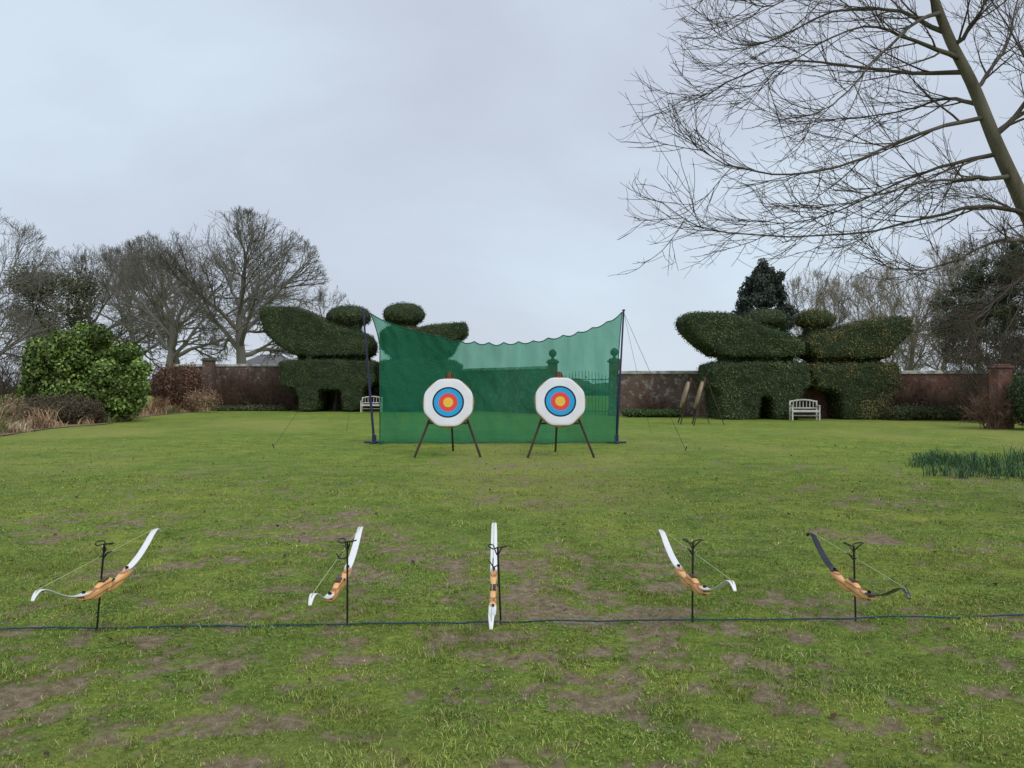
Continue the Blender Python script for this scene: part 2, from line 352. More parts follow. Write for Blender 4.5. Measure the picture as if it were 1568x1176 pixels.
# ---------------------------------------------------------------- topiary
ctex=bpy.data.textures.new('lumps','CLOUDS'); ctex.noise_scale=.5
def topiary(name,polys,balls,d,seed,cols,nleaf=15000,vox=.08,sm_it=7):
    E=empty(name); bm=bmesh.new(); s=d/F
    for pl,th in polys:
        vs=[bm.verts.new(tuple(P(px,py,d)-np.array([0,th/2,0]))) for px,py in pl]
        fc_=bm.faces.new(vs); ex=bmesh.ops.extrude_face_region(bm,geom=[fc_])
        bmesh.ops.translate(bm,vec=(0,th,0),verts=[g_ for g_ in ex['geom'] if isinstance(g_,bmesh.types.BMVert)])
    for px,py,rx,ry in balls:
        q=bmesh.ops.create_icosphere(bm,subdivisions=4,radius=1); c_=P(px,py,d)
        for vv in q['verts']: vv.co=Vector((c_[0]+vv.co.x*rx*s,c_[1]+vv.co.y*rx*s*.9,c_[2]+vv.co.z*ry*s))
    bmesh.ops.recalc_face_normals(bm,faces=bm.faces)
    me=bpy.data.meshes.new('tmp'); bm.to_mesh(me); bm.free(); o_=link(bpy.data.objects.new('tmp',me))
    md=o_.modifiers.new('r','REMESH'); md.mode='VOXEL'; md.voxel_size=vox
    sm=o_.modifiers.new('s','SMOOTH'); sm.iterations=sm_it; sm.factor=.6
    dp=o_.modifiers.new('d','DISPLACE'); dp.texture=ctex; dp.strength=.18; dp.mid_level=.5; dp.texture_coords='GLOBAL'
    dg=bpy.context.evaluated_depsgraph_get(); m2=bpy.data.meshes.new_from_object(o_.evaluated_get(dg)); bpy.data.objects.remove(o_)
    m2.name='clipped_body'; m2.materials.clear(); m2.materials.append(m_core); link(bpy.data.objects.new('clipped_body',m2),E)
    m2.calc_loop_triangles(); V=np.empty(len(m2.vertices)*3,np.float32); m2.vertices.foreach_get('co',V); V=V.reshape(-1,3)
    T=np.empty(len(m2.loop_triangles)*3,np.int32); m2.loop_triangles.foreach_get('vertices',T); T=T.reshape(-1,3)
    a,b_,c_=V[T[:,0]],V[T[:,1]],V[T[:,2]]; nr=np.cross(b_-a,c_-a); ar=np.linalg.norm(nr,axis=1)
    r=np.random.default_rng(seed); pk=r.choice(len(T),nleaf,p=ar/ar.sum()); u=r.random((nleaf,2)); fl=u.sum(1)>1; u[fl]=1-u[fl]
    nn_=unit(nr[pk]); pos=a[pk]+(b_-a)[pk]*u[:,:1]+(c_-a)[pk]*u[:,1:]+nn_*(r.random((nleaf,1))**2*.12-.01)
    C_=np.array(cols); t=fbm(pos[:,0]*1.3+pos[:,1]*.7+50,pos[:,2]*1.3+30,3)
    cc=C_[np.clip((t*1.7-.35+r.normal(size=nleaf)*.18)*len(C_),0,len(C_)-1).astype(int)]*(.6+.8*r.random((nleaf,1)))
    v,f=leafcards(pos,.075*(.6+.8*r.random(nleaf)),nn_+r.normal(size=(nleaf,3))*.45,r,.55)
    mesh_np('leaves',v,f,m_leaf,cols=np.repeat(cc,4,axis=0),parent=E)
    return E
YEW=[(.042,.066,.026),(.06,.093,.034),(.085,.118,.042),(.115,.142,.055)]
YEWB=[(.048,.068,.023),(.088,.106,.034),(.155,.142,.045),(.22,.175,.055)]
topiary('topiary_peacock',[([(1041,491),(1050,482),(1085,481),(1120,486),(1146,497),(1176,508),(1202,515),(1219,527),(1219,541),(1208,548),(1120,549),(1092,544),(1068,528),(1048,509)],2.3),
  ([(1104,540),(1208,540),(1208,566),(1104,566)],1.25),
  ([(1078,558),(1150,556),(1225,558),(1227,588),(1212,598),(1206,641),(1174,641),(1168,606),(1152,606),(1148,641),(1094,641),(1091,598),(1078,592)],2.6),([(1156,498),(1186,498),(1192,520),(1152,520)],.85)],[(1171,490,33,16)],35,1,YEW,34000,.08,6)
topiary('topiary_peacock',[([(1225,524),(1234,513),(1262,512),(1288,501),(1330,491),(1374,488),(1380,500),(1376,515),(1358,530),(1346,548),(1300,550),(1240,549),(1226,540)],2.3),
  ([(1240,542),(1338,542),(1338,566),(1240,566)],1.25),
  ([(1228,559),(1300,557),(1357,559),(1361,600),(1353,641),(1275,641),(1270,604),(1262,597),(1240,595),(1228,578)],2.6),([(1236,494),(1259,494),(1266,522),(1230,522)],.8)],[(1247,489,30,15)],35,2,YEWB,34000,.08,6)
topiary('topiary_peacock',[([(408,482),(418,472),(455,473),(485,482),(508,497),(542,507),(566,514),(574,530),(568,545),(465,546),(438,532),(414,510)],2.9),
  ([(462,538),(562,538),(562,562),(462,562)],1.7),
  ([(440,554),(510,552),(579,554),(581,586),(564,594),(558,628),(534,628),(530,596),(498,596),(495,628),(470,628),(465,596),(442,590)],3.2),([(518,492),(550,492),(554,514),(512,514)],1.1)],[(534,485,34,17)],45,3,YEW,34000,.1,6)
topiary('topiary_peacock',[([(587,510),(600,502),(640,504),(668,500),(714,496),(715,514),(700,523),(693,538),(686,546),(602,546),(587,533)],2.9),
  ([(604,538),(682,538),(682,562),(604,562)],1.7),
  ([(586,554),(640,552),(701,554),(703,588),(662,596),(656,626),(600,626),(598,596),(587,590)],3.2),([(606,492),(632,492),(636,512),(602,512)],1.1)],[(619,482,32,18)],45,4,YEW,28000,.1,6)
tubes_obj('yew_trunks',[one([P(px,628,d)*[1,1,0],P(px+4,600,d),P(px-3,580,d)],[.16,.13,.12],7,5) for px,d in [(482,45),(512,45.3),(545,45),(610,45),(640,45),(1110,35),(1160,35.3),(1290,35),(1335,35)]],m_bark)

# ---------------------------------------------------------------- boxes helper
def boxes(name,lst,mats,parent=None,bevel=.004,midx=None):
    bm=bmesh.new()
    for i,it in enumerate(lst):
        c_,s_=it[0],it[1]; rot=it[2] if len(it)>2 and it[2] is not None else Matrix.Identity(3)
        q=bmesh.ops.create_cube(bm,size=1)
        for vv in q['verts']: vv.co=rot@Vector((vv.co.x*s_[0],vv.co.y*s_[1],vv.co.z*s_[2]))+Vector(c_)
        if len(it)>3:
            for f_ in {f_ for vv in q['verts'] for f_ in vv.link_faces}: f_.material_index=it[3]
    me=bpy.data.meshes.new(name); bm.to_mesh(me); bm.free()
    for m_ in (mats if isinstance(mats,list) else [mats]): me.materials.append(m_)
    o_=link(bpy.data.objects.new(name,me),parent)
    if bevel: b_=o_.modifiers.new('b','BEVEL'); b_.width=bevel; b_.segments=2; b_.limit_method='ANGLE'
    return o_
def beam(a,b,w_,h_):
    a=Vector(a); b=Vector(b); d=b-a; q=d.to_track_quat('Z','Y').to_matrix()
    return ((a+b)/2,(w_,h_,d.length),q)

# ---------------------------------------------------------------- brick wall
def brickmat(name,c1,c2,mort,lich,amt):
    m=bpy.data.materials.new(name); n=nt(m); N=n.nodes; L=n.links
    o=N.new('ShaderNodeOutputMaterial'); b=N.new('ShaderNodeBsdfPrincipled'); L.new(b.outputs[0],o.inputs[0]); b.inputs['Roughness'].default_value=.9
    tc=N.new('ShaderNodeTexCoord'); sx=N.new('ShaderNodeSeparateXYZ'); L.new(tc.outputs['Object'],sx.inputs[0]); cx=N.new('ShaderNodeCombineXYZ'); ad=N.new('ShaderNodeMath'); L.new(sx.outputs[0],ad.inputs[0]); L.new(sx.outputs[1],ad.inputs[1]); L.new(ad.outputs[0],cx.inputs[0]); L.new(sx.outputs[2],cx.inputs[1])
    br=N.new('ShaderNodeTexBrick'); L.new(cx.outputs[0],br.inputs['Vector']); br.inputs['Scale'].default_value=1; br.inputs['Brick Width'].default_value=.225; br.inputs['Row Height'].default_value=.075; br.inputs['Mortar Size'].default_value=.006
    br.inputs['Color1'].default_value=(*c1,1); br.inputs['Color2'].default_value=(*c2,1); br.inputs['Mortar'].default_value=(*mort,1)
    def nz(s,dt): q=N.new('ShaderNodeTexNoise'); q.inputs['Scale'].default_value=s; q.inputs['Detail'].default_value=dt; q.inputs['Roughness'].default_value=.7; L.new(tc.outputs['Object'],q.inputs['Vector']); return q.outputs['Fac']
    def rmp(f,p0,p1,a,b_): q=N.new('ShaderNodeValToRGB'); q.color_ramp.elements[0].position=p0; q.color_ramp.elements[1].position=p1; q.color_ramp.elements[0].color=(*a,1); q.color_ramp.elements[1].color=(*b_,1); L.new(f,q.inputs[0]); return q.outputs[0]
    def mx(f,a,b_,mode='MIX'):
        q=N.new('ShaderNodeMix'); q.data_type='RGBA'; q.blend_type=mode
        if isinstance(f,float): q.inputs[0].default_value=f
        else: L.new(f,q.inputs[0])
        L.new(a,q.inputs[6])
        if isinstance(b_,tuple): q.inputs[7].default_value=(*b_,1)
        else: L.new(b_,q.inputs[7])
        return q.outputs[2]
    c=mx(1.0,br.outputs['Color'],rmp(nz(.7,5),.35,.68,(.45,.45,.45),(1.35,1.25,1.2)),'MULTIPLY')
    c=mx(rmp(nz(3.5,6),.53,.62,(0,0,0),(amt,)*3),c,lich)
    c=mx(rmp(nz(1.2,6),.55,.68,(0,0,0),(.8,)*3),c,(.05,.055,.03))
    L.new(c,b.inputs['Base Color']); bp=N.new('ShaderNodeBump'); bp.inputs['Distance'].default_value=.01; L.new(br.outputs['Fac'],bp.inputs['Height']); bp.invert=True; L.new(bp.outputs[0],b.inputs['Normal'])
    return m
m_brick=brickmat('old_brick',(.20,.12,.09),(.14,.09,.07),(.22,.19,.16),(.34,.32,.28),.85)
m_brick_r=brickmat('red_brick',(.26,.095,.065),(.18,.08,.06),(.18,.15,.13),(.28,.25,.21),.45)
m_cope=mat('coping_stone',(.60,.60,.56),(.22,.23,.18),scale=3,rough=.9,bump=.3)
m_stone=mat('stone',(.33,.32,.28),(.2,.2,.17),scale=5,rough=.9,bump=.3)
m_dstone=mat('weathered_stone',(.12,.12,.10),(.08,.08,.065),scale=5,rough=.9,bump=.3)
WALL=empty('brick_garden_wall')
def wallseg(p0,p1,h,mt,hole=None,cope=True):
    p0=Vector((*p0,0)); p1=Vector((*p1,0)); d=p1-p0; a=math.atan2(d.y,d.x); Ln=d.length
    o_=boxes('wall_body',[((Ln/2,0,h/2-.1),(Ln,.34,h+.2))],mt,WALL,0); o_.location=p0; o_.rotation_euler=(0,0,a)
    if cope:
        c_=boxes('coping',[((Ln/2,0,h+.045),(Ln+.05,.46,.09)),((Ln/2,0,h+.125),(Ln,.26,.07))],m_cope,WALL,.02); c_.location=p0; c_.rotation_euler=(0,0,a)
    k=int(Ln//4.5)
    for i in range(1,k):
        q=boxes('buttress',[((i*Ln/k,-.2,h/2-.15),(.45,.28,h-.05)),((i*Ln/k,-.2,h-.13),(.5,.31,.08))],mt,WALL,.01); q.location=p0; q.rotation_euler=(0,0,a)
    if hole is not None:
        bm=bmesh.new(); bmesh.ops.create_cone(bm,segments=32,radius1=hole[2],radius2=hole[2],depth=2,cap_ends=True,matrix=Matrix.Rotation(math.pi/2,4,'X')); me=bpy.data.meshes.new('c'); bm.to_mesh(me); bm.free(); cu=link(bpy.data.objects.new('c',me)); cu.location=(hole[0],hole[3],hole[1])
        md=o_.modifiers.new('h','BOOLEAN'); md.object=cu; md.operation='DIFFERENCE'; md.solver='EXACT'
        bpy.context.view_layer.update(); dg=bpy.context.evaluated_depsgraph_get(); m2=bpy.data.meshes.new_from_object(o_.evaluated_get(dg)); o_.modifiers.clear(); o_.data=m2; bpy.data.objects.remove(cu)
wallseg((-21,48),(-3,47),2.66,m_brick)
wallseg((-3,47),(2.0,40),2.35,m_brick)
wallseg((5.3,38.2),(13.9,35.75),2.05,m_brick,hole=(13.22,1.3,.40,35.94))
wallseg((13.9,35.75),(20.2,34),2.0,m_brick_r)
wallseg((20.2,34),(22.5,26),2.0,m_brick_r)
an=np.linspace(0,2*np.pi,33); ring=np.stack([13.22+.45*np.cos(an),35.76+0*an-.0,1.3+.45*np.sin(an)],-1)
tubes_obj('oculus_ring',[one(ring,.06,8)],m_stone,WALL)
def pier(name,x,y,w_,h_,mt,ball=True,cap=True,ms=None):
    ms=ms or m_dstone
    E=empty(name,(x,y,0)); boxes('shaft',[((0,0,h_/2-.05),(w_,w_,h_+.1)),((0,0,.15),(w_+.1,w_+.1,.3))],mt,E,.01)
    if cap: boxes('cap',[((0,0,h_+.05),(w_+.16,w_+.16,.1)),((0,0,h_+.14),(w_+.02,w_+.02,.08))],ms,E,.02)
    else: boxes('cap',[((0,0,h_+.04),(w_+.1,w_+.1,.08)),((0,0,h_+.11),(w_-.04,w_-.04,.06))],mt,E,.02)
    if ball:
        pr=[(.06,.18),(.16,.2),(.08,.26),(.07,.32),(.2,.42),(.25,.56),(.2,.7),(.1,.78),(.03,.82)]; k=14; v=[];f=[]
        for i,(rr,zz) in enumerate(pr):
            for j in range(k): v.append((rr*.85*math.cos(2*math.pi*j/k),rr*.85*math.sin(2*math.pi*j/k),h_+.18+(zz-.18)*.85))
        for i in range(len(pr)-1):
            for j in range(k): f.append((i*k+j,i*k+(j+1)%k,(i+1)*k+(j+1)%k,(i+1)*k+j))
        mesh_np('finial',v,f,ms,parent=E,smooth=True)
    return E
pier('gate_pier',2.1,39.8,.48,2.65,m_brick); pier('gate_pier',5.1,38.4,.48,2.65,m_brick)
pier('brick_pier',P(318,0,47)[0],47.2,.6,3.0,m_brick,False)
pier('brick_pier',P(1532,0,27)[0],27.0,.5,2.1,m_brick_r,False,False)
m_iron=mat('iron',(.02,.02,.022),rough=.5)
g_=[one([(2.45+i*.16,39.7-i*.075,.05),(2.45+i*.16,39.7-i*.075,1.9+.35*math.sin(i/15*math.pi))],.014,5) for i in range(16)]
g_+= [one([(2.4,39.72,z),(4.9,38.5,z)],.02,5) for z in (.2,1.1,1.8)]
tubes_obj('iron_gate',g_,m_iron)

# hedges etc
bush('beech_hedge',[PB(px,592,44,16,34,1.0) for px in (250,265,280,294)],12000,.1,[(.17,.085,.05),(.22,.115,.07),(.11,.06,.04)],21,corem=mat('beech_core',(.06,.035,.025)))
bush('dark_hedge',[PB(px,610,26,22,44,.9) for px in (1572,1600,1640,1680)],12000,.07,YEW,22)
bush('wall_shrub',[PB(px,632+r.normal()*2,33.2,14+8*r.random(),8+6*r.random(),.6) for px in range(1375,1505,14)],14000,.06,[(.06,.09,.035),(.085,.11,.04),(.10,.08,.045)],23,jit=(.6,1.4),core_s=.6)
bush('border_plants',[PB(px,632,36.5,14,6,.5) for px in range(965,1045,14)],6000,.08,[(.07,.12,.035),(.10,.16,.05)],24)
bush('border_plants',[PB(px,627,45.5,14,7,.6) for px in range(320,445,16)],7000,.1,[(.06,.09,.03),(.09,.11,.045),(.12,.10,.06)],25)
def twigbush(name,x,y,w_,h_,seed,mt,nst=26,tw=.008):
    r=np.random.default_rng(seed); st=np.stack([x+r.normal(size=nst)*w_*.15,y+r.normal(size=nst)*w_*.1,np.zeros(nst)],-1)
    d=np.stack([r.normal(size=nst)*.45*w_/h_,r.normal(size=nst)*.35,np.ones(nst)],-1)
    P1,R1=grow(st,d,h_*(.7+.4*r.random(nst)),np.full(nst,tw*2),np.full(nst,tw),6,.12,.02,r); G=[(P1,R1,4)]
    for k,l in ((7,.4),(5,.2)):
        p,T,ra,t=spawn(P1,R1,k,.2,r); P1,R1=grow(p,T+r.normal(size=p.shape)*.45,h_*l*(.6+.6*r.random(len(p))),np.full(len(p),tw),np.full(len(p),tw*.6),4,.15,.02,r); G.append((P1,R1,3))
    return tubes_obj(name,G,mt)
m_twred=mat('twig_red',(.11,.065,.045),(.16,.10,.07),scale=1,rough=.8)
for i,(px,d,w_,h_) in enumerate([(345,46.5,3,2.0),(380,46.5,3,1.9),(415,46.3,3,2.0),(1375,34,2,1.6),(1410,33.6,2,1.3),(1450,33.4,2.2,1.2),(1000,37,1.6,.9),(465,46,2,1.4),(1480,33,2,1.2),(1515,26.4,1.2,1.1)]):
    twigbush('bare_shrub',(px-784)*d/F,d,w_,h_,60+i,m_twred)
twigbush('bare_shrub',(10-784)*36/F,36,3.5,3.2,75,m_twig,34)
twigbush('bare_shrub',(1545-784)*30/F,31,3,3.6,76,m_twig,34)

# flower bed on left
m_soil=mat('bed_soil',(.16,.11,.07),(.28,.20,.13),scale=3,rough=.95,bump=.6)
def G(px,py):
    d=F*H/(py-590); return ((px-784)*d/F,d)
bp_=[G(-60,675),G(0,668),G(80,656),G(160,650),G(230,637),G(300,631),G(310,625),G(200,625),G(60,627),G(-200,640)]
bm=bmesh.new(); bm.faces.new([bm.verts.new((x,y,.016)) for x,y in bp_]); me=bpy.data.meshes.new('flower_bed'); bm.to_mesh(me); bm.free(); me.materials.append(m_soil); link(bpy.data.objects.new('flower_bed',me))
r=np.random.default_rng(90); pp=[];hh=[];cc=[]
for i in range(150):
    t=r.random(); px=-60+365*t+r.normal()*6; py=np.interp(px,[-60,0,80,160,230,300],[673,666,654,648,636,630])-r.random()*np.interp(px,[0,300],[16,3])
    x0,y0=G(px,py); k=110; h0=.15+.38*r.random()+(.7 if r.random()<.12 else 0)
    pp.append(np.stack([x0+r.normal(size=k)*.2,y0+r.normal(size=k)*.2,np.zeros(k)],-1)); hh.append(h0*(.4+.8*r.random(k)))
    cc.append(np.array([(.55,.38,.23),(.42,.25,.15),(.24,.15,.09),(.70,.56,.38),(.16,.19,.07)])[r.integers(5)]*(.6+.7*r.random((k,1))))
pp=np.concatenate(pp); hh=np.concatenate(hh); blades('dry_border_plants',pp,hh,np.full(len(pp),.024),np.full(len(pp),.4)+r.random(len(pp))*.6,np.concatenate(cc),m_blade,seed=3)
bush('dry_shrub',[PB(20,628,27,16,18),PB(318,612,42,16,14),PB(295,612,43,12,12)],5000,.07,[(.40,.27,.17),(.30,.19,.12),(.2,.13,.08)],27,jit=(.5,1.4),core_s=.5,corem=m_soil)

# daffodil leaves on right
r=np.random.default_rng(95); pp=[];hh=[]
for i in range(150):
    yy=11.9+r.random()*3.6; xl=np.interp(yy,[11.9,13,15.5],[7.2,6.9,8.0]); x0=xl+r.random()**1.1*5.5; k=26
    pp.append(np.stack([x0+r.normal(size=k)*.09,yy+r.normal(size=k)*.09,np.zeros(k)],-1)); hh.append((.16+.22*r.random())*(.6+.5*r.random(k)))
pp=np.concatenate(pp); hh=np.concatenate(hh); c=np.array([(.07,.14,.065),(.10,.20,.08),(.05,.10,.05)])[r.choice(3,len(pp))]*(.7+.6*r.random((len(pp),1)))
blades('daffodil_leaves',pp,hh,np.full(len(pp),.015),.2+.7*r.random(len(pp)),c,m_blade,seed=5)

# distant house roof
m_roof=mat('slate_roof',(.13,.13,.14),(.18,.17,.17),scale=3,rough=.8); m_render=mat('house_wall',(.35,.3,.25))
E=empty('distant_house',(-25.0,80,0))
boxes('walls',[((0,0,1.8),(5,5,3.6))],m_render,E,0)
mesh_np('roof',[(-2.8,-2.8,3.5),(2.8,-2.8,3.5),(2.8,2.8,3.5),(-2.8,2.8,3.5),(-1,0,4.7),(1,0,4.7)],[(0,1,5,4),(2,3,4,5),(1,2,5,5),(3,0,4,4)],m_roof,parent=E)

# ---------------------------------------------------------------- benches
m_bench=mat('pale_wood',(.62,.60,.54),(.45,.44,.39),scale=6,rough=.7)
def bench(x,y,w_,rz):
    E=empty('garden_bench',(x,y,0)); E.rotation_euler=(0,0,rz); l=[]
    hw=w_/2
    for s in (-1,1):
        l+=[((s*hw,-.22,.31),(.06,.06,.62)),((s*hw,.22,.42),(.06,.06,.84)),((s*hw,0,.63),(.07,.56,.035)),((s*hw,0,.2),(.04,.4,.05))]
    for k in range(5): l.append(((0,-.2+k*.1,.42),(w_-.05,.075,.025)))
    l+=[((0,-.24,.38),(w_-.06,.03,.06)),((0,.22,.52),(w_-.06,.035,.05)),((0,-.0,.2),(w_-.04,.04,.05))]
    k=int(w_/.14)
    for i in range(1,k): l.append(((-hw+i*w_/k,.22,.675),(.03,.02,.26)))
    for i in range(8):
        x0=-hw+i*w_/8; x1=x0+w_/8; za=.80+.08*math.sin(i/8*math.pi); zb=.80+.08*math.sin((i+1)/8*math.pi); l.append(beam((x0,.22,za),(x1,.22,zb),.045,.06))
    boxes('frame',l,m_bench,E,.004)
bench(P(1232,0,33.2)[0],33.2,1.12,-.1); bench(P(569,0,43)[0],43,1.1,0)

# ---------------------------------------------------------------- safety net
m=bpy.data.materials.new('green_netting'); n=nt(m); N=n.nodes; L=n.links
o=N.new('ShaderNodeOutputMaterial'); df=N.new('ShaderNodeBsdfDiffuse'); df.inputs[0].default_value=(.028,.19,.112,1)
tl=N.new('ShaderNodeBsdfTranslucent'); tl.inputs[0].default_value=(.028,.20,.118,1); m1=N.new('ShaderNodeMixShader'); m1.inputs[0].default_value=.35; L.new(df.outputs[0],m1.inputs[1]); L.new(tl.outputs[0],m1.inputs[2])
tr=N.new('ShaderNodeBsdfTransparent'); tr.inputs[0].default_value=(.58,1,.78,1); m2=N.new('ShaderNodeMixShader'); L.new(m1.outputs[0],m2.inputs[1]); L.new(tr.outputs[0],m2.inputs[2])
tc=N.new('ShaderNodeTexCoord'); no=N.new('ShaderNodeTexNoise'); no.inputs['Scale'].default_value=1.2; no.inputs['Detail'].default_value=4; mp=N.new('ShaderNodeMapping'); mp.inputs['Scale'].default_value=(3,1,.6); L.new(tc.outputs['Object'],mp.inputs[0]); L.new(mp.outputs[0],no.inputs['Vector']); mr=N.new('ShaderNodeMapRange'); mr.inputs[1].default_value=.3; mr.inputs[2].default_value=.7; mr.inputs[3].default_value=.28; mr.inputs[4].default_value=.41; L.new(no.outputs[0],mr.inputs[0]); L.new(mr.outputs[0],m2.inputs[0]); L.new(m2.outputs[0],o.inputs[0])
m_net=m
m_pole=mat('navy_pole',(.012,.016,.06),(.02,.025,.09),rough=.4,spec=.5); m_cord=mat('green_cord',(.02,.10,.06)); m_rope=mat('guy_rope',(.03,.035,.05))
NET=empty('archery_safety_net')
D=20.; nu,nv=200,70
U,V_=np.meshgrid(np.linspace(0,1,nu),np.linspace(0,1,nv))
uk=[0,.04,.1,.2,.35,.5,.65,.8,.9,.96,1]; yk=[480,489,498,510,521,525,521,511,499,489,478]
topy=np.interp(U,uk,yk); ztop=H+(590-topy)*D/F
nsc=17; sc=np.abs(np.sin(U*nsc*np.pi)); ztop=ztop-.07*(sc)*np.sin(np.pi*U)**.3*(U>.28)*1.0
zb=.02+.03*np.abs(np.sin(U*9))
Zn=zb+(ztop-zb)*V_
XL=-3.43-.24*np.clip((V_-.72)/.28,0,1)**1.6; XR=2.70+.16*V_**2
Xn=XL+(XR-XL)*U
wr_=fbm(U*9+V_*1.5,V_*2.5+3,4)-.5
Yn=D+.05*np.sin(U*34+V_*3)*(1-V_*.6)+.05*np.sin(U*13-V_*5)+.35*wr_+.12*np.sin(np.pi*V_)-(1-V_)**3*.25+.03*np.cos(U*nsc*2*np.pi)*V_**4
Yn[:, -1]=D; Yn[:,0]=D
idx=np.arange(nu*nv).reshape(nv,nu); fc=np.stack([idx[:-1,:-1],idx[:-1,1:],idx[1:,1:],idx[1:,:-1]],-1).reshape(-1,4)
mesh_np('netting',np.stack([Xn,Yn,Zn],-1).reshape(-1,3),fc,m_net,parent=NET,smooth=True)
top=np.stack([Xn[-1],Yn[-1],Zn[-1]],-1); lf=np.stack([Xn[:,0],Yn[:,0],Zn[:,0]],-1); rt=np.stack([Xn[:,-1],Yn[:,-1],Zn[:,-1]],-1); bt=np.stack([Xn[0],Yn[0],Zn[0]],-1)
tubes_obj('edge_cord',[one(top,.014,5),one(lf,.014,5),one(rt,.012,5),one(bt,.012,5)],m_cord,NET)
def pole(bx,tx,ztop_):
    b_=np.array([bx,D,.0]); t_=np.array([tx,D,ztop_]); return [one([b_,b_+(t_-b_)*.52],.032,10),one([b_+(t_-b_)*.5,t_],.024,10)]
pl=P(573,0,D)[0]; plt=P(556,0,D)[0]; prb=P(944,0,D)[0]; prt=P(955,0,D)[0]
tubes_obj('poles',pole(pl,plt,3.46)+pole(prb,prt,3.44),m_pole,NET)
boxes('pole_feet',[((pl,D,.03),(.5,.12,.04)),((pl,D,.026),(.12,.5,.03)),((prb,D,.03),(.5,.12,.04)),((prb,D,.026),(.12,.5,.03)),((pl,D,.12),(.1,.1,.2)),((prb,D,.12),(.1,.1,.2)),((plt,D,3.47),(.07,.07,.04)),((prt,D,3.45),(.07,.07,.04))],m_pole,NET,.006)
def sag(a,b,s,n_=10):
    t=np.linspace(0,1,n_)[:,None]; p=np.array(a)*(1-t)+np.array(b)*t; p[:,2]-=s*np.sin(np.pi*t[:,0]); return p
gl=G(420,686); gr=G(1049,690)
tubes_obj('guy_ropes',[one(sag((plt,D,3.4),(gl[0],gl[1],.05),.03),.004,4),one(sag((prt,D,3.4),(gr[0],gr[1],.05),.03),.005,4),one(sag((plt,D,3.4),(plt-1.5,25,.0),.03),.004,4),one(sag((prt,D,3.4),(prt+1.6,25,.0),.03),.004,4),
   one([(plt,D,3.4),tuple(lf[-1])],.006,4),one([(prt,D,3.4),tuple(rt[-1])],.006,4)],m_rope,NET)
tubes_obj('tent_pegs',[one([(gl[0],gl[1],-.02),(gl[0]-.04,gl[1],.1)],.012,6),one([(gr[0],gr[1],-.02),(gr[0]+.04,gr[1],.1)],.012,6)],m_iron,NET)

